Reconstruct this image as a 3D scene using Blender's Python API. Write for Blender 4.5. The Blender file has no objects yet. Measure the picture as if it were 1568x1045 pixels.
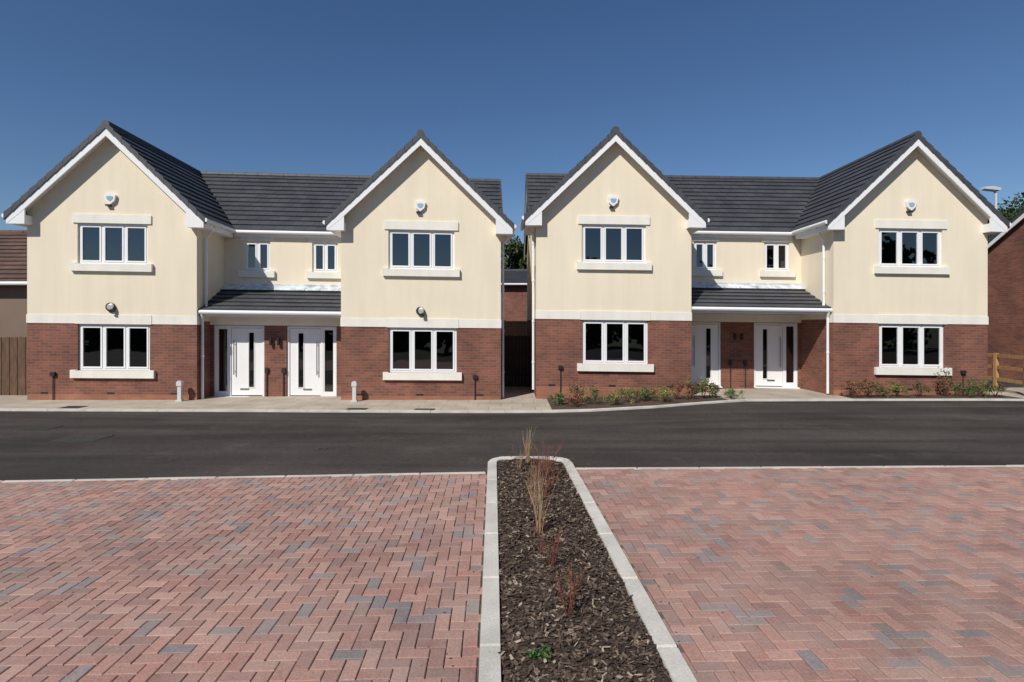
import bpy, math, random
from mathutils import Vector, Matrix, noise
R=random.Random(7)
sc=bpy.context.scene
# ------------------------------------------------ materials
def newmat(name):
    m=bpy.data.materials.new(name); m.use_nodes=True
    nt=m.node_tree; b=nt.nodes['Principled BSDF']
    return m,nt,b
def N(nt,t,**kw):
    n=nt.nodes.new(t)
    for k,v in kw.items():
        if hasattr(n,k): setattr(n,k,v)
        else: n.inputs[k].default_value=v
    return n
def mixc(nt,blend,fac,a,b):
    n=nt.nodes.new('ShaderNodeMix'); n.data_type='RGBA'; n.blend_type=blend
    for s,v in ((n.inputs[0],fac),(n.inputs[6],a),(n.inputs[7],b)):
        if hasattr(v,'is_linked'): nt.links.new(v,s)
        else: s.default_value=v if not isinstance(v,tuple) else (*v[:3],1)
    return n.outputs[2]
def ramp(nt,inp,p0,c0,p1,c1):
    r=nt.nodes.new('ShaderNodeValToRGB'); nt.links.new(inp,r.inputs[0])
    r.color_ramp.elements[0].position=p0; r.color_ramp.elements[0].color=(*c0,1)
    r.color_ramp.elements[1].position=p1; r.color_ramp.elements[1].color=(*c1,1)
    return r.outputs[0]
def addbump(nt,b,h,strength,dist=0.01):
    bp=N(nt,'ShaderNodeBump',Strength=strength,Distance=dist); nt.links.new(h,bp.inputs['Height']); nt.links.new(bp.outputs[0],b.inputs['Normal'])
def M(name,col,rough=.7,var=.15,ns=2.0,bump=0,bs=60,fine=.0,metal=0,spec=.5,stretch=None,streak=0):
    m,nt,b=newmat(name)
    tc=N(nt,'ShaderNodeTexCoord'); src=tc.outputs['Object']
    if stretch:
        mp=N(nt,'ShaderNodeMapping'); mp.inputs['Scale'].default_value=stretch; nt.links.new(src,mp.inputs[0]); src2=mp.outputs[0]
    else: src2=src
    n=N(nt,'ShaderNodeTexNoise',Scale=ns,Detail=6.0); nt.links.new(src2,n.inputs[0])
    c=ramp(nt,n.outputs[0],.3,tuple(max(0,x*(1-var)) for x in col),.7,tuple(min(1,x*(1+var)) for x in col))
    if streak:
        mp=N(nt,'ShaderNodeMapping'); mp.inputs['Scale'].default_value=(3.5,3.5,.35); nt.links.new(src,mp.inputs[0])
        n3=N(nt,'ShaderNodeTexNoise',Scale=1.0,Detail=5.0,Roughness=.6); nt.links.new(mp.outputs[0],n3.inputs[0])
        c=mixc(nt,'MULTIPLY',1.0,c,ramp(nt,n3.outputs[0],.35,(1-streak,1-streak,1-streak*1.1),.6,(1,1,1)))
    if fine or bump:
        n2=N(nt,'ShaderNodeTexNoise',Scale=float(bs),Detail=4.0); nt.links.new(src,n2.inputs[0])
        if fine:
            f=ramp(nt,n2.outputs[0],.3,(1-fine,)*3,.7,(1+fine,)*3); c=mixc(nt,'MULTIPLY',1.0,c,f)
        if bump: addbump(nt,b,n2.outputs[0],bump)
    nt.links.new(c,b.inputs['Base Color'])
    b.inputs['Roughness'].default_value=rough; b.inputs['Metallic'].default_value=metal
    b.inputs['Specular IOR Level'].default_value=spec
    return m
def brickmat(name,c1,c2,mortar,w=.225,hh=.075,ms=.006,bump=.4,rough=.85,patch=.25,off=.5):
    m,nt,b=newmat(name)
    uv=N(nt,'ShaderNodeUVMap')
    br=N(nt,'ShaderNodeTexBrick',Scale=1.0); br.offset=off
    br.inputs['Color1'].default_value=(*c1,1); br.inputs['Color2'].default_value=(*c2,1); br.inputs['Mortar'].default_value=(*mortar,1)
    br.inputs['Brick Width'].default_value=w; br.inputs['Row Height'].default_value=hh; br.inputs['Mortar Size'].default_value=ms
    br.inputs['Mortar Smooth'].default_value=.1; br.inputs['Bias'].default_value=-.1
    nt.links.new(uv.outputs[0],br.inputs[0])
    tc=N(nt,'ShaderNodeTexCoord')
    n=N(nt,'ShaderNodeTexNoise',Scale=1.3,Detail=5.0); nt.links.new(tc.outputs['Object'],n.inputs[0])
    f=ramp(nt,n.outputs[0],.3,(1-patch,)*3,.7,(1+patch,)*3)
    c=mixc(nt,'MULTIPLY',1.0,br.outputs[0],f)
    n2=N(nt,'ShaderNodeTexNoise',Scale=45.0,Detail=3.0); nt.links.new(tc.outputs['Object'],n2.inputs[0])
    f2=ramp(nt,n2.outputs[0],.3,(.82,)*3,.7,(1.15,)*3)
    c=mixc(nt,'MULTIPLY',1.0,c,f2)
    nt.links.new(c,b.inputs['Base Color']); b.inputs['Roughness'].default_value=rough
    inv=N(nt,'ShaderNodeMath',operation='SUBTRACT'); inv.inputs[0].default_value=1; nt.links.new(br.outputs['Fac'],inv.inputs[1])
    addbump(nt,b,inv.outputs[0],bump,.008)
    return m
def attrmat(name,rough=.8,bump=.3,bs=90,fine=.18,patch=0.12,dust=0):
    m,nt,b=newmat(name)
    a=N(nt,'ShaderNodeAttribute'); a.attribute_name='Col'
    tc=N(nt,'ShaderNodeTexCoord')
    n=N(nt,'ShaderNodeTexNoise',Scale=float(bs),Detail=4.0); nt.links.new(tc.outputs['Object'],n.inputs[0])
    f=ramp(nt,n.outputs[0],.3,(1-fine,)*3,.7,(1+fine,)*3)
    c=mixc(nt,'MULTIPLY',1.0,a.outputs[0],f)
    n3=N(nt,'ShaderNodeTexNoise',Scale=.9,Detail=6.0,Roughness=.65); nt.links.new(tc.outputs['Object'],n3.inputs[0])
    f3=ramp(nt,n3.outputs[0],.3,(1-patch,)*3,.7,(1+patch,)*3)
    c=mixc(nt,'MULTIPLY',1.0,c,f3)
    if dust:
        n4=N(nt,'ShaderNodeTexNoise',Scale=1.7,Detail=8.0,Roughness=.7); nt.links.new(tc.outputs['Object'],n4.inputs[0])
        fd=ramp(nt,n4.outputs[0],.40,(.05,)*3,.72,(dust,)*3)
        c=mixc(nt,'MIX',fd,c,(.40,.32,.275))
    nt.links.new(c,b.inputs['Base Color']); b.inputs['Roughness'].default_value=rough
    b.inputs['Specular IOR Level'].default_value=.3
    if bump: addbump(nt,b,n.outputs[0],bump,.004)
    return m
cream=M('cream_render',(.81,.715,.555),.9,.03,.6,.25,140,.03,spec=.2,streak=.05)
brick=brickmat('red_brick',(.24,.083,.050),(.145,.052,.037),(.19,.135,.105),ms=.007,bump=.6)
plinth=brickmat('plinth_brick',(.34,.125,.065),(.27,.10,.055),(.24,.17,.13))
stone=M('cast_stone',(.80,.77,.69),.8,.05,2,.1,80,.03,streak=.07)
upvc=M('white_upvc',(.82,.82,.82),.35,.02,2)
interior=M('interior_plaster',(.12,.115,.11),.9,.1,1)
rooft=brickmat('concrete_tile',(.064,.066,.074),(.047,.049,.056),(.02,.02,.022),1.0,1.0,.02,.2,.6,.2)
ridgem=M('ridge_tile',(.055,.057,.063),.6,.2,4,.2,60)
lead=M('lead_flashing',(.55,.60,.64),.4,.35,5,.1,30,metal=.0)
black=M('black_plastic',(.02,.02,.02),.5,.1)
alblue=M('alarm_face',(.30,.42,.52),.4,.1)
steel=M('brushed_steel',(.5,.5,.5),.3,.05,metal=1)
def glassmat():
    m,nt,b=newmat('window_glass'); nt.nodes.remove(b)
    out=nt.nodes['Material Output']
    tr=N(nt,'ShaderNodeBsdfTransparent'); tr.inputs[0].default_value=(.16,.175,.18,1)
    gl=N(nt,'ShaderNodeBsdfGlossy'); gl.inputs['Color'].default_value=(.95,.98,1,1); gl.inputs['Roughness'].default_value=.012
    tc=N(nt,'ShaderNodeTexCoord'); n=N(nt,'ShaderNodeTexNoise',Scale=1.2,Detail=1.0); nt.links.new(tc.outputs['Object'],n.inputs[0])
    bp=N(nt,'ShaderNodeBump',Strength=.3,Distance=.01); nt.links.new(n.outputs[0],bp.inputs['Height']); nt.links.new(bp.outputs[0],gl.inputs['Normal'])
    fr=N(nt,'ShaderNodeFresnel',IOR=2.1)
    mx=N(nt,'ShaderNodeMixShader'); nt.links.new(fr.outputs[0],mx.inputs[0]); nt.links.new(tr.outputs[0],mx.inputs[1]); nt.links.new(gl.outputs[0],mx.inputs[2])
    nt.links.new(mx.outputs[0],out.inputs[0]); return m
glass=glassmat()
blindm=M('curtain_fabric',(.7,.68,.62),.9,.25,9,stretch=(3,1,.05))
# ------------------------------------------------ mesh builder
class MB:
    def __init__(s): s.v=[];s.f=[];s.m=[];s.uv=[];s.col=None
    def face(s,pts,mi=0,uvs=None):
        pts=[Vector(p) for p in pts]; i=len(s.v)
        if uvs is None:
            n=(pts[1]-pts[0]).cross(pts[2]-pts[0])
            ax,ay,az=abs(n.x),abs(n.y),abs(n.z)
            if ay>=ax and ay>=az: uvs=[(p.x,p.z) for p in pts]
            elif ax>=az: uvs=[(p.y,p.z) for p in pts]
            else: uvs=[(p.x,p.y) for p in pts]
        s.v+=pts; s.f.append(list(range(i,i+len(pts)))); s.m.append(mi); s.uv+=uvs
    def box(s,x0,x1,y0,y1,z0,z1,mi=0):
        if x0>x1:x0,x1=x1,x0
        if y0>y1:y0,y1=y1,y0
        a=[(x0,y0,z0),(x1,y0,z0),(x1,y1,z0),(x0,y1,z0),(x0,y0,z1),(x1,y0,z1),(x1,y1,z1),(x0,y1,z1)]
        for q in ((0,1,5,4),(1,2,6,5),(2,3,7,6),(3,0,4,7),(4,5,6,7),(3,2,1,0)): s.face([a[k] for k in q],mi)
    def prism(s,pts,a0,a1,axis,mi=0):
        if axis=='y': f=[(p[0],a0,p[1]) for p in pts]; g=[(p[0],a1,p[1]) for p in pts]
        else: f=[(a0,p[0],p[1]) for p in pts]; g=[(a1,p[0],p[1]) for p in pts]
        s.face(f,mi); s.face(g[::-1],mi)
        n=len(pts)
        for i in range(n): s.face([f[i],g[i],g[(i+1)%n],f[(i+1)%n]],mi)
    def cyl(s,p0,p1,r,mi=0,n=10,r1=None,caps=True):
        p0=Vector(p0);p1=Vector(p1); r1=r if r1 is None else r1
        d=(p1-p0).normalized(); u=d.orthogonal().normalized(); w=d.cross(u)
        A=[p0+(u*math.cos(t)+w*math.sin(t))*r for t in [2*math.pi*k/n for k in range(n)]]
        B=[p1+(u*math.cos(t)+w*math.sin(t))*r1 for t in [2*math.pi*k/n for k in range(n)]]
        for k in range(n): s.face([A[k],A[(k+1)%n],B[(k+1)%n],B[k]],mi)
        if caps: s.face(A[::-1],mi); s.face(B,mi)
    def slope(s,E0,E1,R0,R1,mi=0,course=.3,lift=.036):
        E0,E1,R0,R1=map(Vector,(E0,E1,R0,R1))
        n=max(1,round((R0-E0).length/course) if (R0-E0).length>0 else 1)
        nr=(E1-E0).cross(R0-E0).normalized()
        if nr.z<0: nr=-nr
        e=(E1-E0).normalized()
        for k in range(n):
            t0=k/n;t1=(k+1)/n
            A=E0.lerp(R0,t0);B=E1.lerp(R1,t0);C=E1.lerp(R1,t1);D=E0.lerp(R0,t1)
            U=lambda P:(P-E0).dot(e)/.33
            a=A+nr*lift;b=B+nr*lift
            s.face([a,b,C,D],mi,[(U(A),k+.03),(U(B),k+.03),(U(C),k+.97),(U(D),k+.97)])
            s.face([A-nr*.01,B-nr*.01,b,a],mi,[(U(A),k+.0),(U(B),k),(U(B),k+.03),(U(A),k+.03)])
    def wall(s,x0,x1,z0,z1,y,holes,mi,reveal=.12,rmi=None):
        xs=sorted({x0,x1,*[h[0] for h in holes],*[h[1] for h in holes]}); zs=sorted({z0,z1,*[h[2] for h in holes],*[h[3] for h in holes]})
        for i in range(len(xs)-1):
            for j in range(len(zs)-1):
                cx=(xs[i]+xs[i+1])/2;cz=(zs[j]+zs[j+1])/2
                if any(h[0]<cx<h[1] and h[2]<cz<h[3] for h in holes): continue
                s.face([(xs[i],y,zs[j]),(xs[i+1],y,zs[j]),(xs[i+1],y,zs[j+1]),(xs[i],y,zs[j+1])],mi)
        r=mi if rmi is None else rmi
        for a,b,c,d in holes:
            Y=y+reveal
            s.face([(a,y,c),(a,Y,c),(a,Y,d),(a,y,d)],r); s.face([(b,y,c),(b,y,d),(b,Y,d),(b,Y,c)],r)
            s.face([(a,y,d),(a,Y,d),(b,Y,d),(b,y,d)],r); s.face([(a,y,c),(b,y,c),(b,Y,c),(a,Y,c)],r)
    def obj(s,name,mats,parent=None,xf=None,smooth=False,cols=None):
        me=bpy.data.meshes.new(name)
        vs=[tuple(xf(v)) if xf else tuple(v) for v in s.v]
        me.from_pydata(vs,[],s.f)
        for m in mats: me.materials.append(m)
        me.polygons.foreach_set('material_index',s.m)
        uvl=me.uv_layers.new(name='UVMap')
        flat=[c for p in s.uv for c in p]; uvl.data.foreach_set('uv',flat)
        if cols is not None:
            ca=me.color_attributes.new('Col','FLOAT_COLOR','POINT')
            ca.data.foreach_set('color',[c for p in cols for c in (*p,1.0)])
        if smooth: me.polygons.foreach_set('use_smooth',[True]*len(s.f))
        me.update()
        o=bpy.data.objects.new(name,me); sc.collection.objects.link(o)
        if parent: o.parent=parent
        return o
def empty(name,loc=(0,0,0),rz=0):
    e=bpy.data.objects.new(name,None); sc.collection.objects.link(e); e.location=loc; e.rotation_euler=(0,0,rz); e.empty_display_size=.3
    return e
# ------------------------------------------------ terrain height
HB=[(-60,0),(-14,0.0),(-.3,-.10),(1.0,-.10),(5,-.02),(14,0),(60,0)]
def hb(x):
    for (a,za),(b,zb) in zip(HB,HB[1:]):
        if a<=x<=b: return za+(zb-za)*(x-a)/(b-a)
    return 0
def h(x,y):
    t=min(1,max(0,(y-8)/5)); t=t*t*(3-2*t); return t*hb(x)
def sheet(name,xs,ys,off,mat):
    mb=MB()
    for i in range(len(xs)-1):
        for j in range(len(ys)-1):
            q=[(xs[i],ys[j]),(xs[i+1],ys[j]),(xs[i+1],ys[j+1]),(xs[i],ys[j+1])]
            mb.face([(x,y,h(x,y)+off) for x,y in q])
    return mb.obj(name,[mat])
def fr(a,b,s):
    n=round((b-a)/s); return [a+(b-a)*i/n for i in range(n+1)]
# ------------------------------------------------ HOUSE
Wg=4.5
def window(fb,gb,x0,x1,z0,z1,y,n):
    ya=y+.05;yb=y+.12;f=.055
    fb.box(x0+.002,x1-.002,ya,yb,z0+.002,z0+f); fb.box(x0+.002,x1-.002,ya,yb,z1-f,z1-.002)
    fb.box(x0+.002,x0+f,ya+.001,yb,z0+f,z1-f); fb.box(x1-f,x1-.002,ya+.001,yb,z0+f,z1-f)
    mu=.05; pw=(x1-x0-2*f-(n-1)*mu)/n
    for i in range(n):
        a=x0+f+i*(pw+mu); b=a+pw
        if i<n-1: fb.box(b,b+mu,ya+.001,yb,z0+f,z1-f)
        s=.05; yc=ya-.012
        fb.box(a+.006,b-.006,yc,yb-.02,z0+f+.006,z0+f+s); fb.box(a+.006,b-.006,yc,yb-.02,z1-f-s,z1-f-.006)
        fb.box(a+.006,a+s,yc+.001,yb-.02,z0+f+s,z1-f-s); fb.box(b-s,b-.006,yc+.001,yb-.02,z0+f+s,z1-f-s)
        # each pane sits very slightly out of true, so neighbouring reflections differ
        q1,q2=R.uniform(-.003,.003),R.uniform(-.003,.003)
        gb.face([(a+s,ya+.02+q1,z0+f+s),(b-s,ya+.02-q1,z0+f+s),(b-s,ya+.02-q1+q2,z1-f-s),(a+s,ya+.02+q1+q2,z1-f-s)])
def sill(sb,x0,x1,z1,y,hh=.2):
    o=.15
    sb.box(x0-o,x1+o,y-.09,y+.045,z1-hh,z1-.001)
    sb.box(x0-o,x0-.003,y-.09,y-.003,z1-.001,z1+.02); sb.box(x1+.003,x1+o,y-.09,y-.003,z1-.001,z1+.02)
def door_unit(fb,gb,kb,x0,x1,y,mirror):
    z0,z1=.02,2.09; ya=y+.04;yb=y+.13
    X=(lambda t:x0+t) if not mirror else (lambda t:x1-t)
    Wd=x1-x0
    def bx(a,b,y0,y1,c,d,m=fb): m.box(X(a),X(b),y0,y1,c,d)
    bx(.002,Wd-.002,ya,yb,z1-.07,z1-.002); bx(.002,.07,ya+.001,yb,z0,z1-.07); bx(Wd-.07,Wd-.002,ya+.001,yb,z0,z1-.07)
    bx(.40,.47,ya+.001,yb,z0,z1-.07); bx(.07,.40,ya+.002,yb,z0,.16); bx(.07,.11,ya+.01,yb-.01,.16,z1-.07);bx(.36,.40,ya+.01,yb-.01,.16,z1-.07); bx(.11,.36,ya+.01,yb-.01,z1-.11,z1-.07)
    a,b=sorted((X(.11),X(.36)))
    gb.face([(a,ya+.04,.16),(b,ya+.04,.16),(b,ya+.04,z1-.11),(a,ya+.04,z1-.11)])
    L0,L1=.48,Wd-.08; g0=L0+(L1-L0)*.56; g1=g0+.15; yl=ya+.025
    bx(L0,g0,yl,yb-.01,.05,z1-.08); bx(g1,L1,yl,yb-.01,.05,z1-.08); bx(g0,g1,yl,yb-.01,.05,.28); bx(g0,g1,yl,yb-.01,1.88,z1-.08)
    for u0,u1 in ((g0-.02,g0),(g1,g1+.02)): bx(u0,u1,yl-.012,yl,.26,1.9)
    bx(g0,g1,yl-.012,yl,.26,.28); bx(g0,g1,yl-.012,yl,1.88,1.9)
    a,b=sorted((X(g0),X(g1)))
    gb.face([(a,yl+.03,.28),(b,yl+.03,.28),(b,yl+.03,1.88),(a,yl+.03,1.88)])
    hx=X(L0+.09); kb.cyl((hx,yl-.06,.65),(hx,yl-.06,1.65),.016)
    for zz in (.75,1.55): kb.cyl((hx,yl-.06,zz),(hx,yl,zz),.01)
    kb.box(X(L0+.25),X(L0+.5),yl-.01,yl,.2,.25)
    fb.box(x0,x1,y-.1,y+.14,-.02,.02)
def house(loc,yaw,zs,rec,ry,dy,rw,units,lower_lamps,pipes,curtains):
    E=empty('semi_detached_house',loc,yaw)
    W=2*Wg+rec
    xf=lambda v:Vector((v[0],v[1],v[2]+zs[0]+zs[1]*v[0]))
    w=MB();fb=MB();gb=MB();st=MB();rf=MB();rd=MB();tr=MB();kb=MB();pp=MB();dk=MB();al=MB();iw=MB();ld=MB();cu=MB()
    CR,BR,PL=0,1,2
    for gi,x0 in enumerate((0,Wg+rec)):
        gw=(x0+1.33,x0+3.24,.81,2.09); uw=(x0+1.32,x0+3.18,3.74,4.86)
        w.wall(x0,x0+Wg,-.5,.15,0,[],PL); w.wall(x0,x0+Wg,.15,2.2,0,[gw],BR)
        w.wall(x0,x0+Wg,2.2,5.2,0,[uw],CR)
        c=x0+Wg/2
        w.face([(x0,0,5.2),(x0+Wg,0,5.2),(x0+Wg,0,5.32),(c,0,7.45),(x0,0,5.32)],CR)
        window(fb,gb,*gw,0,3); window(fb,gb,*uw,0,3)
        sill(st,gw[0],gw[1],gw[2],0); sill(st,uw[0],uw[1],uw[2],0)
        st.box(uw[0]-.11,uw[1]+.11,-.035,.02,4.861,5.10)
        st.box(x0-.012,gw[0]-.06,-.018,.0-.001,2.10,2.335); st.box(gw[0]-.055,gw[1]+.06,-.03,.02,2.091,2.345); st.box(gw[1]+.065,x0+Wg+.012,-.018,-.001,2.10,2.335)
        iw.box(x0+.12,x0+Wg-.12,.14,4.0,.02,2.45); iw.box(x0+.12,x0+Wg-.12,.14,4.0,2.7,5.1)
        for (g2,fl,a,b) in curtains:
            if g2==gi:
                zz=(.82,2.08) if fl==0 else (3.75,4.85); n=8
                for k in range(n):
                    u0=x0+a+(b-a)*k/n;u1=x0+a+(b-a)*(k+1)/n; yy=.2+(.03 if k%2 else 0); y2=.2+(0 if k%2 else .03)
                    cu.face([(u0,yy,zz[0]),(u1,y2,zz[0]),(u1,y2,zz[1]),(u0,yy,zz[1])])
        e=2.6;zE,zR=5.02,7.52;m=(zR-zE)/e;rr=4.62
        for sgn in (-1,1):
            rf.slope((c+sgn*e,-.26,zE),(c+sgn*e,1.62,zE),(c,-.26,zR),(c,rr,zR))
            z=lambda d:zR-m*d
            n=12
            for k in range(n):
                d0=(e+.02)*k/n; d1=(e+.02)*(k+1)/n-.006
                pts=[(c+sgn*d0,z(d0)+.015),(c+sgn*d1,z(d1)+.05),(c+sgn*d1,z(d1)-.15),(c+sgn*d0,z(d0)-.13)]
                rd.prism(pts,-.31,-.22,'y')
            tr.prism([(c,zR-.11),(c+sgn*2.57,z(2.57)-.11),(c+sgn*2.57,z(2.57)-.3),(c+sgn*2.2,z(2.2)-.34),(c,zR-.34)],-.285,-.25,'y')
            tr.prism([(c+sgn*2.57,z(2.57)-.302),(c+sgn*2.57,4.76),(c+sgn*2.1,4.76),(c+sgn*2.1,z(2.1)-.342),(c+sgn*2.2,z(2.2)-.342)],-.28,-.23,'y')
            tr.face([(c,-.25,zR-.2),(c+sgn*2.5,-.25,z(2.5)-.2),(c+sgn*2.5,-.002,z(2.5)-.2),(c,-.002,zR-.2)])
            xa=c+sgn*2.253; xb=c+sgn*2.55
            tr.box(xa,xb,-.228,1.55,4.765,4.80); tr.box(c+sgn*2.52,c+sgn*2.555,-.228,1.55,4.80,5.0)
            tr.box(c+sgn*2.1,xa,-.228,-.002,4.765,5.0)
            pp.cyl((c+sgn*2.62,-.30,4.965),(c+sgn*2.62,1.58,4.965),.058,0,10)
        y=-.3
        while y<rr:
            rd.cyl((c,y,zR-.02),(c,min(y+.44,rr+.1),zR-.02),.11,0,8); y+=.45
        def hexa(mbx,cx,cz,rx,rz,y0,y1):
            pts=[(cx-rx,cz+rz*.75),(cx-rx*.4,cz+rz),(cx+rx*.4,cz+rz),(cx+rx,cz+rz*.75),(cx+rx*.8,cz-rz*.3),(cx,cz-rz),(cx-rx*.8,cz-rz*.3)]
            mbx.prism(pts[::-1],y0,y1,'y')
        hexa(tr,c-.03,5.52,.15,.15,-.08,-.002); hexa(al,c-.03,5.53,.09,.07,-.088,-.081); dk.box(c-.14,c-.02,-.10,-.002,5.33,5.37)
        if lower_lamps:
            dk.cyl((c-.03,-.002,2.56),(c-.03,-.07,2.56),.12,0,14); tr.cyl((c-.0,-.03,2.60),(c-.0,-.13,2.55),.075,0,14); dk.cyl((c+.06,-.05,2.48),(c+.03,-.16,2.44),.05,0,10)
        tx=x0+(.70 if gi==0 else 3.76)
        dk.box(tx-.06,tx+.06,-.07,-.002,.66,.76); dk.cyl((tx,-.03,.0),(tx,-.03,.66),.014,0,6)
        for vx in (x0+.45,x0+2.2,x0+3.9): dk.box(vx-.1,vx+.1,-.004,.01,.16,.215)
    for xw in (0,W):
        w.face([(xw,0,-.5),(xw,7.6,-.5),(xw,7.6,2.2),(xw,0,2.2)],BR)
        w.face([(xw,0,2.2),(xw,7.6,2.2),(xw,7.6,5.0),(xw,0,5.0)],CR)
        w.face([(xw,0,5.0),(xw,7.6,5.0),(xw,4.6,7.42),(xw,1.6,5.05),(xw,0,5.3)],CR)
        s=-1 if xw==0 else 1
        st.box(xw+s*.001,xw+s*.012,0,7.6,2.10,2.335)
    w.face([(0,7.6,-.5),(W,7.6,-.5),(W,7.6,5.1),(0,7.6,5.1)],BR)
    for xw,s in ((Wg,1),(Wg+rec,-1)):
        w.face([(xw,0,-.5),(xw,ry,-.5),(xw,ry,2.2),(xw,0,2.2)],BR)
        w.face([(xw,0,2.2),(xw,ry,2.2),(xw,ry,5.3),(xw,0,5.3)],CR)
        st.box(xw,xw+s*.012,0,.2,2.10,2.335)
    wins=[(Wg+a,Wg+b,3.76,4.70) for a,b in rw]
    w.wall(Wg,Wg+rec,2.3,5.1,ry,wins,CR)
    for q in wins:
        window(fb,gb,*q,ry,2); sill(st,q[0],q[1],q[2],ry,.19)
        st.box(q[0]-.10,q[1]+.10,ry-.03,ry+.02,4.701,4.86)
    us=[(Wg+a,Wg+b,-.01,2.09) for a,b in units]
    w.wall(Wg,Wg+rec,-.5,2.1,dy,us,BR)
    st.box(Wg+.002,Wg+rec-.002,dy-.03,dy+.1,2.10,2.36)
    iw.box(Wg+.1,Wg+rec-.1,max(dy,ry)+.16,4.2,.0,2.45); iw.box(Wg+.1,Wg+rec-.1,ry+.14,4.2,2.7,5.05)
    for i,u in enumerate(us): door_unit(fb,gb,kb,u[0],u[1],dy,i==1)
    pc=(us[0][1]+us[1][0])/2
    for s in (-1,1):
        dk.cyl((pc+s*.11,dy-.08,1.52),(pc+s*.11,dy-.08,1.74),.04,0,10); dk.box(pc+s*.11-.02,pc+s*.11+.02,dy-.07,dy,1.6,1.66)
        dk.box(pc+s*.24-.05,pc+s*.24+.05,dy-.06,dy-.001,.72,.86); dk.cyl((pc+s*.24,dy-.03,0),(pc+s*.24,dy-.03,.72),.014,0,6)
    pe=.12
    rf.slope((Wg+.003,pe,2.52),(Wg+rec-.003,pe,2.52),(Wg+.003,ry,3.24),(Wg+rec-.003,ry,3.24))
    tr.box(Wg+.004,Wg+rec-.004,pe+.05,pe+.09,2.34,2.50); tr.box(Wg+.004,Wg+rec-.004,pe+.09,dy-.031,2.37,2.39)
    pp.cyl((Wg+.01,pe-.03,2.46),(Wg+rec-.01,pe-.03,2.46),.058)
    ld.box(Wg+.004,Wg+rec-.004,ry-.02,ry-.001,3.24,3.37)
    x=Wg+.01; RL=random.Random(int(rec*100))
    while x<Wg+rec-.02:
        x2=min(x+RL.uniform(.35,.6),Wg+rec-.006); q=RL.uniform(-.03,.03)
        ld.face([(x,ry-.27+q,3.24-.27*.47+.062),(x2,ry-.27-q,3.24-.27*.47+.062),(x2,ry-.021,3.31),(x,ry-.021,3.31)]); x=x2+.004
    ye=ry-.13; zr=7.50; yr=4.6
    rf.slope((-.12,ye,5.0),(W+.12,ye,5.0),(-.12,yr,zr),(W+.12,yr,zr))
    yb=2*yr-ye
    rf.slope((W+.12,yb,5.0),(-.12,yb,5.0),(W+.12,yr,zr),(-.12,yr,zr))
    for s,xx in ((-1,-.12),(1,W+.12)):
        n=13
        for k in range(n):
            for (y0,y1) in ((ye,yr),(yb,yr)):
                a=y0+(y1-y0)*k/n;b=y0+(y1-y0)*(k+1)/n; za=5.0+(zr-5)*k/n; zb=5.0+(zr-5)*(k+1)/n
                rd.prism([(a,za+.05),(b,zb+.015),(b,zb-.13),(a,za-.15)],xx-.04,xx+.04,'x')
        for (y0,y1) in ((ye,yr),(yb,yr)):
            tr.prism([(y0,4.86),(y1,zr-.13),(y1,zr-.33),(y0,4.68)],xx-.015,xx+.015,'x')
    x=-.14
    while x<W+.1:
        rd.cyl((x,yr,zr-.02),(min(x+.44,W+.15),yr,zr-.02),.11,0,8); x+=.45
    tr.box(Wg+.35,Wg+rec-.35,ye+.03,ye+.06,4.82,4.98); tr.box(Wg+.3,Wg+rec-.3,ye+.06,ry-.002,4.81,4.83)
    pp.cyl((Wg+.3,ye-.04,4.94),(Wg+rec-.3,ye-.04,4.94),.058)
    for px,py,top in pipes:
        s=-1 if (px<1 or abs(px-(Wg+rec))<.2) else 1
        X=px+s*.07
        if Wg-.1<px<Wg+rec+.1:
            pp.cyl((X,py,2.62),(X,py,4.55),.036); pp.cyl((X,py,4.55),(X+s*.26,py,4.93),.036)
            pp.cyl((X+s*.02,pe-.03,2.42),(X,pe+.05,2.25),.036); pp.cyl((X,pe+.05,.02),(X,pe+.05,2.25),.036)
            pp.cyl((X,py,2.66),(X+s*.06,py-.08,2.56),.038)
            for zz in (3.0,4.0): pp.cyl((X,py,zz),(X,py,zz+.05),.046)
            pp.cyl((X,pe+.05,1.2),(X,pe+.05,1.25),.046)
        else:
            pp.cyl((X,py,.02),(X,py,4.55),.036); pp.cyl((X,py,4.55),(X+s*.26,py,4.93),.036)
            for zz in (.8,2.0,3.2,4.3): pp.cyl((X,py,zz),(X,py,zz+.05),.046)
    w.obj('walls',[cream,brick,plinth],E,xf); fb.obj('window_and_door_frames',[upvc],E,xf); gb.obj('glazing',[glass],E,xf)
    st.obj('stone_sills_and_string_course',[stone],E,xf); rf.obj('roof',[rooft],E,xf); rd.obj('ridge_and_verge_tiles',[ridgem],E,xf)
    tr.obj('bargeboards_and_soffits',[upvc],E,xf); kb.obj('door_handles',[steel],E,xf); pp.obj('gutters_and_downpipes',[upvc],E,xf)
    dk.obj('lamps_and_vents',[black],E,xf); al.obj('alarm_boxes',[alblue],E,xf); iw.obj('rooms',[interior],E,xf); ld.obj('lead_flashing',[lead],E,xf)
    if cu.f: cu.obj('curtains',[blindm],E,xf)
    return E
house((-13.24,14.98,0),math.atan(.054),(.03,-.0118),3.94,1.62,.75,[(.60,1.38),(2.65,3.43)],[(.10,1.54),(2.18,3.62)],True,[(4.5,.38,1),(12.94,.3,1)],[])
house((.70,15.87,0),math.atan(.007),(.15,-.0128),4.14,1.78,1.78,[(.67,1.42),(2.95,3.77)],[(.12,1.56),(2.62,4.05)],False,[(0,.3,1),(4.5+4.14,.38,1),(13.14,.3,1)],[(1,1,3.0,3.15),(1,0,3.02,3.2)])
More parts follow.
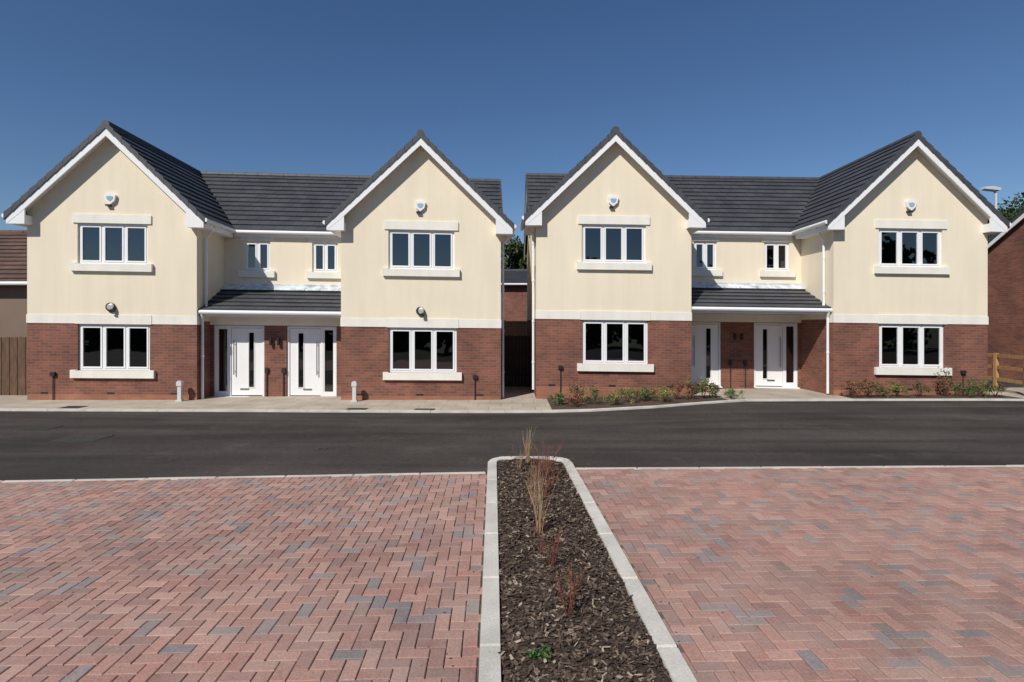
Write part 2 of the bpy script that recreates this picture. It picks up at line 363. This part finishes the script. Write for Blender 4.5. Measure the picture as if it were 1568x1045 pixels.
# ------------------------------------------------ ground
grass=M('rough_ground',(.07,.075,.035),.95,.3,.6,.4,30,.3)
def asphaltmat():
    m,nt,b=newmat('asphalt')
    tc=N(nt,'ShaderNodeTexCoord'); s=tc.outputs['Object']
    n=N(nt,'ShaderNodeTexNoise',Scale=.45,Detail=6.0,Roughness=.6); nt.links.new(s,n.inputs[0])
    c=ramp(nt,n.outputs[0],.3,(.037,.031,.0275),.7,(.066,.056,.050))
    mp=N(nt,'ShaderNodeMapping'); mp.inputs['Scale'].default_value=(.12,1.3,1); mp.inputs['Rotation'].default_value=(0,0,.12); nt.links.new(s,mp.inputs[0])
    n1=N(nt,'ShaderNodeTexNoise',Scale=1.0,Detail=5.0,Distortion=.6); nt.links.new(mp.outputs[0],n1.inputs[0])
    c=mixc(nt,'MULTIPLY',1.0,c,ramp(nt,n1.outputs[0],.35,(.72,)*3,.65,(1.3,)*3))
    n2=N(nt,'ShaderNodeTexNoise',Scale=90.0,Detail=4.0,Roughness=.8); nt.links.new(s,n2.inputs[0])
    c=mixc(nt,'MULTIPLY',1.0,c,ramp(nt,n2.outputs[0],.35,(.5,)*3,.65,(1.6,)*3))
    n5=N(nt,'ShaderNodeTexNoise',Scale=14.0,Detail=5.0,Roughness=.7); nt.links.new(s,n5.inputs[0])
    c=mixc(nt,'MULTIPLY',1.0,c,ramp(nt,n5.outputs[0],.35,(.82,)*3,.65,(1.18,)*3))
    n6=N(nt,'ShaderNodeTexNoise',Scale=1.1,Detail=9.0,Roughness=.75); nt.links.new(s,n6.inputs[0])
    fd=ramp(nt,n6.outputs[0],.56,(0,0,0),.8,(.5,.5,.5))
    c=mixc(nt,'MIX',fd,c,(.16,.135,.115))
    v=N(nt,'ShaderNodeTexVoronoi',Scale=90.0); nt.links.new(s,v.inputs[0])
    nt.links.new(c,b.inputs['Base Color']); b.inputs['Roughness'].default_value=.9; b.inputs['Specular IOR Level'].default_value=.2
    addbump(nt,b,v.outputs[0],.6,.006)
    return m
asph=asphaltmat()
conc=brickmat('path_flagstones',(.46,.395,.31),(.39,.335,.265),(.20,.17,.14),.6,.6,.006,.3,.9,.15)
kerbm=M('concrete_kerb',(.56,.53,.47),.9,.15,2.5,.25,80,.12)
bits=[-900,-300,-100,-60]+fr(-40,40,1)+[60,100,300,900]
sheet('ground',bits,[-900,-300,-100]+fr(-40,50,1)+[100,300,900],-.035,grass)
sheet('asphalt_road',fr(-30,34,.5),fr(-13,21,.5),0,asph)
def strip(mb,xs,yf,yb,off,mi=0):
    for a,b in zip(xs,xs[1:]):
        pa,pb=(a,yf(a)),(b,yf(b)); qb,qa=(b,yb(b)),(a,yb(a))
        n=5
        for k in range(n):
            L=lambda p,q,t:(p[0],p[1]+(q[1]-p[1])*t)
            c=[L(pa,qa,k/n),L(pb,qb,k/n),L(pb,qb,(k+1)/n),L(pa,qa,(k+1)/n)]
            mb.face([(x,y,h(x,y)+off) for x,y in c],mi)
def pl(pts):
    def f(x):
        if x<=pts[0][0]: return pts[0][1]
        for (a,ya),(b,yb) in zip(pts,pts[1:]):
            if a<=x<=b: return ya+(yb-ya)*(x-a)/(b-a)
        return pts[-1][1]
    return f
def kerb(mb,pts,w=.12,hh=.05,seg=.9,base=h):
    for p,q in zip(pts,pts[1:]):
        p=Vector(p);q=Vector(q); L=(q-p).length; n=max(1,round(L/seg)); d=(q-p)/L; nn=Vector((-d.y,d.x))*w
        for k in range(n):
            a=p+d*(L*k/n+.004); b=p+d*(L*(k+1)/n-.004); dz=R.uniform(-.003,.003)
            c=[a,b,b+nn,a+nn]; lo=[(v.x,v.y,base(v.x,v.y)-.05) for v in c]
            bev=.014; cen=(a+b+nn)/2
            hi2=[]
            for v in c:
                t=v+ (cen-v).normalized()*bev; hi2.append((t.x,t.y,base(v.x,v.y)+hh+dz))
            mid=[(v.x,v.y,base(v.x,v.y)+hh-.01+dz) for v in c]
            mb.face(hi2)
            for i in range(4):
                j=(i+1)%4; mb.face([lo[i],lo[j],mid[j],mid[i]]); mb.face([mid[i],mid[j],hi2[j],hi2[i]])
front=[(-24,13.0),(-13,13.25),(-6,13.4),(-2,13.45),(.75,13.55)]
frR=[(.75,13.55),(2,13.62),(3.6,13.95),(5.5,14.65),(6.4,14.98),(9.4,15.02),(13,15.0),(14.4,14.9),(16.5,14.3),(22,13.4)]
path=MB(); strip(path,fr(-24,.75,.5),pl([(a,b+.12) for a,b in front]),lambda x:16.4 if x<-13.2 else 17.0,.03)
strip(path,fr(-.5,1.0,.5),lambda x:15,lambda x:23,.034)
strip(path,fr(.75,22,.425),pl([(a,b+.12) for a,b in frR]),lambda x:17.9,.03)
path.obj('concrete_path',[conc])
kb_=MB(); kerb(kb_,front); kb_.obj('path_kerb',[kerbm])
kb_=MB(); kerb(kb_,frR[:]); kb_.obj('path_kerb',[kerbm])
soil=M('bed_soil',(.07,.045,.03),.95,.3,8,.6,40,.4)
bed=MB(); strip(bed,fr(1.0,5.9,.35),pl([(a,b+.13) for a,b in frR]),lambda x:15.87+.007*(x-.68)-.0,.05); strip(bed,fr(9.5,14.1,.4),pl([(a,b+.13) for a,b in frR]),lambda x:15.93,.05)
bed.obj('flower_bed_soil',[soil])
ang=.0333
PL_=lambda y:-.193-ang*(y-3.18)
PR_=lambda y:1.045-ang*(y-3.18)
eL=lambda x:7.15+.07*(x+6.7)
eR=lambda x:7.80+.022*(x-.8)
pav=attrmat('block_paver',.88,.4,70,.22,patch=.16,dust=.55)
sand=M('jointing_sand',(.13,.10,.085),.95,.2,3,.2,80,.2)
def pavers(name,left):
    mb=MB(); cols=[]
    ca,sa=math.cos(ang),math.sin(ang)
    def tw(u,v): return (u*ca - v*sa, u*sa + v*ca)
    RR=random.Random(3 if left else 4)
    pal=[(.37,.195,.155),(.335,.18,.148),(.40,.225,.18),(.31,.168,.14),(.355,.20,.162),(.42,.25,.20),(.26,.21,.20),(.22,.19,.19),(.29,.175,.15)]
    wts=[6,6,5,4,5,3,2.4,1.4,4]
    a=.1
    i0,i1=(-130,8) if left else (4,135)
    for i in range(i0,i1):
        for j in range(-8,88):
            c=(i-j)%4
            if c==0: r=(i*a,(i+2)*a,j*a,(j+1)*a)
            elif c==3: r=(i*a,(i+1)*a,j*a,(j+2)*a)
            else: continue
            cx,cy=tw((r[0]+r[1])/2,(r[2]+r[3])/2)
            lim=eL(cx) if left else eR(cx)
            if cy>lim+.04: continue
            if left and (cx>PL_(cy)+.03): continue
            if not left and (cx<PR_(cy)-.03): continue
            g=.003; b=.0045
            ox,oy=RR.uniform(-.0012,.0012),RR.uniform(-.0012,.0012)
            def cl(p):
                x,y=p; x+=ox;y+=oy; l=(eL(x) if left else eR(x)); y=min(y,l)
                if left: x=min(x,PL_(y)-.002)
                else: x=max(x,PR_(y)+.002)
                return x,y
            o=[cl(tw(x,y)) for x,y in ((r[0]+g,r[2]+g),(r[1]-g,r[2]+g),(r[1]-g,r[3]-g),(r[0]+g,r[3]-g))]
            g2=g+b
            t=[cl(tw(x,y)) for x,y in ((r[0]+g2,r[2]+g2),(r[1]-g2,r[2]+g2),(r[1]-g2,r[3]-g2),(r[0]+g2,r[3]-g2))]
            dz=RR.uniform(-.0018,.0018)+.006*noise.noise(Vector((cx*.8,cy*.8,7))); tx=RR.uniform(-.01,.01); ty=RR.uniform(-.01,.01)
            Z=lambda p,zz:(p[0],p[1],h(p[0],p[1])+zz+dz+(p[0]-cx)*tx+(p[1]-cy)*ty)
            O=[Z(p,.014) for p in o]; T=[Z(p,.018) for p in t]; B=[Z(p,.004) for p in o]
            k=len(mb.v)
            mb.v+=[Vector(p) for p in B+O+T]
            col=RR.choices(pal,wts)[0]; s=RR.uniform(.86,1.1)
            nz=noise.noise(Vector((cx*.6,cy*.6,1.3)))
            s*=1+.12*nz
            cols+= [tuple(q*s for q in col)]*12
            fs=[[8,9,10,11]]+[[4+q,4+(q+1)%4,8+(q+1)%4,8+q] for q in range(4)]+[[q,(q+1)%4,4+(q+1)%4,4+q] for q in range(4)]
            for f in fs:
                mb.f.append([k+q for q in f]); mb.m.append(0); mb.uv+=[(mb.v[k+q].x,mb.v[k+q].y) for q in f]
    return mb.obj(name,[pav],cols=cols)
pavers('block_paving',True); pavers('block_paving',False)
sb=MB()
for xs,e in ((fr(-13,-.2,.8),eL),(fr(.8,13.2,.8),eR)):
    for x0,x1 in zip(xs,xs[1:]):
        for k in range(2):
            sb.face([(x0,-1 if k==0 else 3,.006),(x1,-1 if k==0 else 3,.006),(x1,3 if k==0 else e(x1),.006),(x0,3 if k==0 else e(x0),.006)])
sb.obj('paving_sand_bed',[sand])
kb_=MB(); kerb(kb_,[(-13,eL(-13)),(-.36,eL(-.36))],.065,.026); kb_.obj('paving_edging_kerb',[kerbm])
kb_=MB(); kerb(kb_,[(.9,eR(.9)),(13.5,eR(13.5))],.065,.026); kb_.obj('paving_edging_kerb',[kerbm])
# ------------------------------------------------ planter
PE=empty('planting_bed')
kb_=MB()
flat=lambda x,y:0
yend=8.42; r=.34
ptsR=[(PR_(y),y) for y in (-1.2,yend-r)]
arcR=[(PR_(yend-r)-r+r*math.cos(t),yend-r+r*math.sin(t)) for t in [math.pi/2*k/5 for k in range(1,6)]]
arcL=[(PL_(yend-r)+r+r*math.cos(t),yend-r+r*math.sin(t)) for t in [math.pi/2+math.pi/2*k/5 for k in range(0,6)]]
ptsL=[(PL_(-1.2),-1.2)]
outl=ptsR+arcR+arcL+ptsL
kerb(kb_,outl,.13,.06,.915,flat)
kb_.obj('concrete_kerb',[kerbm],PE)
mulchm=attrmat('bark_mulch',.9,.3,60,.25)
mb=MB();cols=[]
ys=fr(-1.2,8.36,.06)
nx=16
grid=[]
def mz(x,y,f): return .028+.02*noise.noise(Vector((x*9,y*9,0)))+.022*noise.noise(Vector((x*2.2,y*2.2,5)))+.02*math.sin(math.pi*f)
for y in ys:
    row=[]
    a,b=PL_(y)+.1,PR_(y)-.1
    if y>yend-r:
        dd=(y-(yend-r))/r; sh=r*(1-math.sqrt(max(0,1-min(1,dd)**2))); a+=sh*.9;b-=sh*.9
    for k in range(nx+1):
        x=a+(b-a)*k/nx
        row.append(Vector((x,y,mz(x,y,k/nx))))
    grid.append(row)
for i in range(len(grid)-1):
    for k in range(nx):
        mb.face([grid[i][k],grid[i][k+1],grid[i+1][k+1],grid[i+1][k]]); cols+=[(.05,.034,.025)]*4
RR=random.Random(11)
pal=[(.06,.042,.032),(.10,.07,.05),(.14,.10,.072),(.04,.028,.022),(.21,.15,.11),(.36,.29,.22)]
for _ in range(19000):
    y=1.5+6.75*RR.random()**1.25; a,b=PL_(y)+.13,PR_(y)-.13
    if y>yend-r-.05: a+=.1;b-=.1
    x=RR.uniform(a,b)
    z=mz(x,y,(x-a)/(b-a))+RR.uniform(.002,.02)
    big=RR.random()<.15
    l=RR.uniform(.008,.026)*(1.7 if big else 1);w_=RR.uniform(.003,.010)*(1.5 if big else 1); th=RR.uniform(0,6.28); tl=RR.uniform(-.5,.5)
    u=Vector((math.cos(th),math.sin(th),tl*.8))*l; v=Vector((-math.sin(th),math.cos(th),RR.uniform(-.6,.6)))*w_
    c=Vector((x,y,z)); q=RR.choices(pal,[5,5,4,4,2.2,1.1])[0]
    mb.face([c-u-v,c+u*1.1-v*.7,c+u*.9+v,c-u*.8+v*.8]); cols+=[q]*4
mb.obj('bark_mulch',[mulchm],PE,cols=cols)
mb=MB();cols=[];RR=random.Random(23)
for _ in range(420):
    if RR.random()<.5:
        y=RR.uniform(2.8,8.2); x=(PL_(y)-abs(RR.gauss(0,.25))-.01) if RR.random()<.5 else (PR_(y)+abs(RR.gauss(0,.3))+.01)
    else: x=RR.uniform(-9,9);y=RR.uniform(2.5,13)
    if PL_(y)<x<PR_(y) and y<8.5: continue
    z=h(x,y)+.022 if y<7 else h(x,y)+.012
    if 6.6<y<8.1: z=.03
    s=RR.uniform(.003,.011); th=RR.uniform(0,6.28)
    u=Vector((math.cos(th),math.sin(th),.1))*s; v=Vector((-math.sin(th),math.cos(th),.2))*s*.6; c=Vector((x,y,z))
    mb.face([c-u-v,c+u-v*.7,c+u*.9+v,c-u*.8+v*.8]); cols+=[RR.choice([(.05,.04,.03),(.12,.09,.07),(.3,.25,.2)])]*4
mb.obj('grit_and_bark_debris',[mulchm],cols=cols)
leafm=attrmat('foliage',.7,0,20,.15)
def stems(name,x,y,n,hh,spread,col,thick=.0025,seed=1,lean=(0,0),leafy=0,leafcol=None,branch=0):
    RR=random.Random(seed); mb=MB();cols=[]
    z0=.04
    for _ in range(n):
        th=RR.uniform(0,6.28); r0=RR.uniform(0,.03); H=hh*RR.uniform(.55,1.05); sp=spread*RR.uniform(.2,1)
        p=Vector((x+r0*math.cos(th),y+r0*math.sin(th),z0)); d=Vector((math.cos(th)*sp+lean[0],math.sin(th)*sp+lean[1],1)).normalized()
        seg=5; t=thick*RR.uniform(.7,1.3)
        cc=tuple(c*RR.uniform(.7,1.25) for c in col)
        for s in range(seg):
            q=p+d*(H/seg); k=len(mb.v); mb.cyl(p,q,t*(1-s/seg*.6),0,4,t*(1-(s+1)/seg*.6),False); cols+=[cc]*(len(mb.v)-k)
            if leafy and s>0:
                for _ in range(leafy):
                    c=p.lerp(q,RR.random()); u=Vector((RR.uniform(-1,1),RR.uniform(-1,1),RR.uniform(-.3,.9))).normalized()*RR.uniform(.012,.03); v=u.cross(Vector((RR.uniform(-1,1),RR.uniform(-1,1),RR.uniform(-1,1)))).normalized()*u.length*.35
                    lc=tuple(e*RR.uniform(.6,1.3) for e in (leafcol or col)); mb.face([c,c+u*.5+v,c+u,c+u*.5-v]); cols+=[lc]*4
            if branch and s>=1 and RR.random()<branch:
                for _b in range(2):
                    bd=(d+Vector((RR.uniform(-.7,.7),RR.uniform(-.7,.7),RR.uniform(0,.4)))).normalized(); k=len(mb.v); mb.cyl(q,q+bd*H*.25,t*.5,0,3,t*.25,False); cols+=[cc]*(len(mb.v)-k)
            p=q; d=(d+Vector((RR.uniform(-.12,.12),RR.uniform(-.12,.12),0))+Vector((math.cos(th),math.sin(th),0))*sp*.12).normalized()
    return mb.obj(name,[leafm],cols=cols)
straw=(.42,.30,.17); red=(.20,.07,.045); tan=(.30,.19,.11)
stems('ornamental_grass',.23,8.0,30,.54,.10,straw,.003,1)
stems('ornamental_grass',.27,5.35,30,.66,.16,straw,.0022,2)
stems('ornamental_grass',.24,6.2,18,.5,.25,tan,.0024,3)
stems('dead_shrub',.42,7.3,22,.46,.5,red,.004,4,branch=.8)
stems('dead_shrub',.40,6.5,18,.45,.5,red,.0034,5,branch=.8)
stems('dead_shrub',.40,3.85,16,.36,.45,red,.0026,6,branch=.8,leafy=1,leafcol=(.17,.07,.04))
stems('dead_shrub',.32,4.6,14,.36,.4,red,.0026,7,branch=.8)
stems('dead_shrub',.10,7.7,10,.3,.4,tan,.003,8,branch=.6)
stems('green_seedling',.17,3.32,9,.09,1.0,(.06,.12,.03),.002,9,leafy=4,leafcol=(.07,.15,.035))
def shrub(x,y,hh,w,cols_,seed,n=420,ls=.035,name='shrub'):
    RR=random.Random(seed); mb=MB();cols=[]; z0=h(x,y)+.05
    for _ in range(9):
        th=RR.uniform(0,6.28); q=Vector((x+math.cos(th)*w*.4,y+math.sin(th)*w*.4,z0+hh*.8)); k=len(mb.v); mb.cyl((x,y,z0),q,.006,0,4,.002,False); cols+=[(.08,.05,.03)]*(len(mb.v)-k)
    cl=[Vector((RR.gauss(0,.28)*w,RR.gauss(0,.28)*w,hh*RR.uniform(.25,.95))) for _ in range(14)]
    for _ in range(n):
        c=RR.choice(cl); p=Vector((x,y,z0))+c+Vector((RR.gauss(0,.09)*w,RR.gauss(0,.09)*w,RR.gauss(0,.09)*hh*1.2))
        if p.z<z0+.01:p.z=z0+.02
        u=Vector((RR.uniform(-1,1),RR.uniform(-1,1),RR.uniform(-.4,1))).normalized()*ls*RR.uniform(.5,1.2); v=u.cross(Vector((RR.uniform(-1,1),RR.uniform(-1,1),RR.uniform(-1,1)))).normalized()*u.length*.4
        lc=RR.choice(cols_); s=RR.uniform(.6,1.35)
        mb.face([p-u,p+v,p+u,p-v]); cols+=[tuple(e*s for e in lc)]*4
    return mb.obj(name,[leafm],cols=cols)
G1=(.08,.14,.04);G2=(.12,.17,.05);RD=(.20,.06,.035);YL=(.24,.21,.06);BR_=(.15,.09,.05);DG=(.05,.08,.03)
specs=[(1.25,14.5,.3,.35,[G1,G2]),(1.75,14.9,.62,.6,[G1,RD,BR_]),(1.65,14.2,.3,.4,[BR_,RD]),(2.1,14.5,.42,.5,[G1,DG]),(2.7,14.3,.3,.45,[G2,YL]),(3.1,14.7,.36,.5,[G2,G1]),(3.6,14.9,.36,.5,[G1,BR_]),(4.1,14.7,.38,.5,[YL,G2]),(4.5,15.1,.46,.45,[RD,BR_]),(5.0,15.1,.42,.5,[G1,RD]),(5.35,15.35,.52,.45,[G1,YL]),(6.1,15.35,.24,.5,[G1,G2]),(5.75,15.5,.38,.4,[RD,G1]),(3.9,15.4,.3,.4,[BR_,G2]),
(9.6,15.5,.4,.45,[RD,BR_]),(10.0,15.45,.46,.5,[RD,G2]),(10.5,15.5,.36,.45,[G1,BR_]),(10.9,15.5,.36,.4,[YL,G1]),(11.5,15.5,.38,.4,[G1,BR_]),(12.3,15.55,.7,.45,[RD,BR_,G1]),(12.75,15.5,.4,.5,[G1,DG]),(13.2,15.5,.48,.5,[G1,G2]),(13.6,15.45,.42,.5,[G1,RD])]
for i,(x,y,hh,w,c) in enumerate(specs): shrub(x,y,hh,w,c,100+i)
# ------------------------------------------------ street bits
iron=M('cast_iron',(.05,.046,.043),.7,.3,10,.4,50,.2,metal=.2)
def cover(x,y,w,d,name='manhole_cover',off=.003):
    mb=MB(); z=h(x,y)+off+.004
    mb.box(x-w/2,x+w/2,y-d/2,y+d/2,z-.02,z)
    n=6
    for i in range(n):
        a=x-w/2+.04+(w-.08)*i/n; mb.box(a,a+(w-.08)/n*.6,y-d/2+.04,y+d/2-.04,z,z+.004)
    return mb.obj(name,[iron])
cover(-7.9,10.1,.75,.6); cover(-9.6,11.1,.6,.5); cover(-3.2,9.2,.18,.18)
for x in (-11,-3.9,-2.2): cover(x,13.75,.5,.35,'drain_cover',.034)
cover(8.2,12.2,.45,.35,'drain_cover')
ug=M('utility_post_plastic',(.55,.56,.55),.5,.05)
for x,y in ((-9.05,14.95),(-4.35,15.15)):
    mb=MB(); z=h(x,y)+.03
    mb.box(x-.05,x+.05,y-.04,y+.04,z,z+.42); mb.prism([(x-.07,z+.42),(x+.07,z+.42),(x+.07,z+.52),(x+.03,z+.56),(x-.03,z+.56),(x-.07,z+.52)],y-.06,y+.05,'y'); mb.box(x-.08,x+.08,y-.07,y+.07,z,z+.04)
    mb.obj('utility_post',[ug])
wood=M('fence_wood',(.11,.06,.035),.85,.35,3,.3,40,.2,stretch=(6,6,1))
wood2=M('new_fence_wood',(.42,.24,.10),.8,.2,3,.2,40,.15,stretch=(6,6,1))
shadedark=M('passage_shade',(.05,.035,.025),.8,.2,3)  # dark colour stands in for the shade between the houses
def fence(name,x0,x1,y,z1,mat):
    mb=MB(); x=x0; k=0
    while x<x1:
        mb.box(x,x+.11,y+(.0 if k%2 else .012),y+.02+(.0 if k%2 else .012),h(x,y)-.03,z1+R.uniform(-.008,.008)); x+=.115;k+=1
    for x in fr(x0,x1,1.8): mb.box(x-.05,x+.05,y+.04,y+.14,-.1,z1+.04)
    for z in (.3,1.0,z1-.15): mb.box(x0,x1,y+.035,y+.06,z,z+.08)
    return mb.obj(name,[mat])
fence('wooden_fence',-24,-13.45,15.9,1.72,wood)
fence('wooden_fence',-2,3,25.0,2.25,wood2)
fence('passage_shade_panel',-.28,.66,19.0,1.70,shadedark)  # added boarded panel, coloured dark to paint the passage's shade
mb=MB()
pts=[(14.75,15.7),(15.0,17.0),(15.25,18.4),(15.5,20)]
for x,y in pts: mb.box(x-.05,x+.05,y-.05,y+.05,-.1,1.2)
for a,b in zip(pts,pts[1:]):
    for z in (.35,.72,1.08):
        d=(Vector(b)-Vector(a)).normalized(); nn=Vector((-d.y,d.x))*.02; A=Vector(a);B=Vector(b)
        lo=[A-nn,B-nn,B+nn,A+nn]
        f=[(p.x,p.y,z) for p in lo];g=[(p.x,p.y,z+.1) for p in lo]
        mb.face(g);mb.face(f[::-1])
        for i in range(4): mb.face([f[i],f[(i+1)%4],g[(i+1)%4],g[i]])
mb.obj('post_and_rail_fence',[wood2])
brown=M('brown_render',(.20,.14,.105),.9,.1,1)
brtile=brickmat('brown_tile',(.12,.065,.045),(.09,.05,.038),(.03,.02,.02),1.0,1.0,.03,.3,.8,.25)
def simple_house(name,x0,x1,y0,y1,ze,zr,wm,rm,rows=1):
    E=empty(name); w=MB();r=MB();t=MB();f=MB();g=MB()
    wins=[]
    n=max(1,int((x1-x0)/3.2)) if rows else 0
    for i in range(n):
        c=x0+(x1-x0)*(i+.5)/n
        wins.append((c-.6,c+.6,.9,2.1))
        if rows>1: wins.append((c-.6,c+.6,3.2,4.2))
    w.wall(x0,x1,-.2,ze,y0,wins,0)
    for q in wins: window(f,g,*q,y0,2); t.box(q[0]-.1,q[1]+.1,y0-.06,y0+.04,q[2]-.1,q[2]-.001)
    w.face([(x1,y0,-.2),(x1,y1,-.2),(x1,y1,ze),(x1,y0,ze)]); w.face([(x0,y1,-.2),(x0,y0,-.2),(x0,y0,ze),(x0,y1,ze)]); w.face([(x1,y1,-.2),(x0,y1,-.2),(x0,y1,ze),(x1,y1,ze)])
    w.box(x0+.2,x1-.2,y0+.2,y1-.2,-.1,ze-.1)
    yc=(y0+y1)/2
    r.slope((x0-.15,y0-.3,ze-.1),(x1+.2,y0-.3,ze-.1),(x0-.15,yc,zr),(x1+.2,yc,zr)); r.slope((x1+.2,y1+.3,ze-.1),(x0-.15,y1+.3,ze-.1),(x1+.2,yc,zr),(x0-.15,yc,zr))
    for x in (x0,x1): w.face([(x,y0,ze),(x,y1,ze),(x,yc,zr-.1)])
    for xx in (x0-.15,x1+.2):
        for ye in (y0-.3,y1+.3):
            t.prism([(ye,ze-.18),(yc,zr-.08),(yc,zr-.26),(ye,ze-.36)],xx-.02,xx+.02,'x')
            r.prism([(ye,ze-.04),(yc,zr+.06),(yc,zr-.08),(ye,ze-.18)],xx-.04,xx+.04,'x')
    t.cyl((x0-.2,y0-.35,ze-.1),(x1+.2,y0-.35,ze-.1),.06)
    r.cyl((x0-.2,yc,zr-.02),(x1+.2,yc,zr-.02),.11)
    w.obj('walls',[wm],E);r.obj('roof',[rm],E);t.obj('trim',[upvc],E)
    if wins: f.obj('window_frames',[upvc],E);g.obj('glazing',[glass],E)
simple_house('bungalow',-26,-14.4,17.2,23.4,3.45,5.5,brown,brtile,0)
simple_house('brick_house',19.75,29,15.3,23.0,5.15,7.55,brick,rooft,2)
simple_house('brick_house',-6,3,33,40,4.6,5.7,brick,rooft,0)
mb=MB(); lx,ly=22.5,25.5
mb.cyl((lx,ly,-.1),(lx,ly,1.2),.09,0,12); mb.cyl((lx,ly,1.2),(lx,ly,8.2),.06,0,12,.045); mb.cyl((lx,ly,8.2),(lx-.2,ly,8.36),.04,0,8)
mb.prism([(lx-.62,8.38),(lx+.1,8.30),(lx+.12,8.42),(lx-.2,8.5),(lx-.6,8.47)],ly-.14,ly+.14,'y'); mb.prism([(lx-.55,8.34),(lx-.1,8.29),(lx-.1,8.31),(lx-.55,8.365)],ly-.1,ly+.1,'y',1)
mb.obj('street_lamp',[ug,upvc])
bark=M('bark',(.07,.05,.035),.95,.3,5,.4,30)
def tree(x,y,H,cr,seed,n=9000,ls=.16,name='tree',low=.3):
    RR=random.Random(seed); E=empty(name); tb=MB()
    top=Vector((x,y,H*.7)); tb.cyl((x,y,-.2),(x,y,H*.35),H*.03,0,10,H*.022); tb.cyl((x,y,H*.35),top,H*.022,0,8,H*.008)
    cl=[]
    for k in range(28):
        th=RR.uniform(0,6.28); el=RR.uniform(-low,1); rr=cr*RR.uniform(.45,1)
        c=Vector((x+math.cos(th)*rr*math.sqrt(max(.1,1-el*el*.8)),y+math.sin(th)*rr*math.sqrt(max(.1,1-el*el*.8)),H-cr+el*cr*.85)); cl.append((c,cr*RR.uniform(.22,.4)))
        s=Vector((x,y,H*RR.uniform(.3,.6))); tb.cyl(s,c,H*.009,0,5,H*.003,False)
    lb=MB();cols=[]
    for _ in range(n):
        c,r_=RR.choice(cl); d=Vector((RR.gauss(0,1),RR.gauss(0,1),RR.gauss(0,1))).normalized()*r_*RR.random()**.4
        p=c+d; u=Vector((RR.uniform(-1,1),RR.uniform(-1,1),RR.uniform(-1,1))).normalized()*ls*RR.uniform(.5,1.1); v=u.cross(Vector((RR.uniform(-1,1),RR.uniform(-1,1),RR.uniform(-1,1)))).normalized()*u.length*.6
        s=RR.uniform(.6,1.3); lb.face([p-u,p+v,p+u,p-v]); cols+=[(.055*s,.085*s,.025*s)]*4
    tb.obj('trunk_and_limbs',[bark],E); lb.obj('crown',[leafm],E,cols=cols)
tree(27.8,29.5,8.9,2.5,1,ls=.12); tree(32,33,9.3,3.3,2,ls=.12); tree(-.6,46,9.0,2.4,3,6000,.16); tree(2.5,47,8.6,3,4,5000,.2)
tree(27.0,31.5,6.6,3.0,8,9000,.15,low=1.2)
lb=MB();cols=[];RR=random.Random(5)
tb=MB()
cl=[]
x=-34
while x<36:
    H=RR.uniform(3.6,6.4) if x<4 else RR.uniform(6,10.5)
    tb.cyl((x,-17,-.1),(x,-17,H*.7),.16,0,6,.06)
    for _ in range(22): cl.append((Vector((x+RR.gauss(0,1.3),-17+RR.gauss(0,.8),RR.uniform(.3,H-.6))),RR.uniform(.6,1.1)))
    x+=RR.uniform(1.6,2.6)
for _ in range(26000):
    c,r_=RR.choice(cl); d=Vector((RR.gauss(0,1),RR.gauss(0,1),RR.gauss(0,1))).normalized()*r_*RR.random()**.4
    p=c+d; u=Vector((RR.uniform(-1,1),RR.uniform(-.3,.3),RR.uniform(-1,1))).normalized()*.3; v=u.cross(Vector((RR.uniform(-.3,.3),1,RR.uniform(-.3,.3)))).normalized()*.2
    if p.z<0: p.z=.1
    s=RR.uniform(.6,1.3); lb.face([p-u,p+v,p+u,p-v]); cols+=[(.04*s,.06*s,.02*s)]*4
E=empty('tree_belt'); tb.obj('trunks',[bark],E); lb.obj('foliage',[leafm],E,cols=cols)
# ------------------------------------------------ light, sky, camera
el,az=math.radians(42),math.radians(212)
wd=bpy.data.worlds.new('World'); sc.world=wd; wd.use_nodes=True; nt=wd.node_tree
sky=nt.nodes.new('ShaderNodeTexSky'); sky.sky_type='NISHITA'; sky.sun_disc=False; sky.sun_elevation=el; sky.sun_rotation=az
sky.air_density=1.0; sky.dust_density=.0; sky.ozone_density=4.0; sky.altitude=0
hs=nt.nodes.new('ShaderNodeHueSaturation'); hs.inputs['Hue'].default_value=.505; hs.inputs['Saturation'].default_value=1.12; hs.inputs['Value'].default_value=1.0
nt.links.new(sky.outputs[0],hs.inputs['Color']); nt.links.new(hs.outputs[0],nt.nodes['Background'].inputs[0]); nt.nodes['Background'].inputs[1].default_value=.078
d=Vector((math.sin(az)*math.cos(el),math.cos(az)*math.cos(el),math.sin(el)))
sl=bpy.data.lights.new('sun','SUN'); sl.energy=4.5; sl.angle=math.radians(.5); sl.color=(1,.95,.87)
so=bpy.data.objects.new('sun',sl); sc.collection.objects.link(so); so.rotation_euler=d.to_track_quat('Z','Y').to_euler(); so.location=(-10,-10,20)
cam=bpy.data.cameras.new('camera'); co=bpy.data.objects.new('camera',cam); sc.collection.objects.link(co)
co.location=(0,0,2.07); co.rotation_euler=(math.radians(90),0,0); cam.lens=840/1568*36; cam.sensor_width=36; cam.shift_y=-24.5/1568; cam.clip_end=3000; cam.clip_start=.05
sc.camera=co
sc.view_settings.view_transform='Standard'; sc.view_settings.look='None'; sc.view_settings.exposure=0
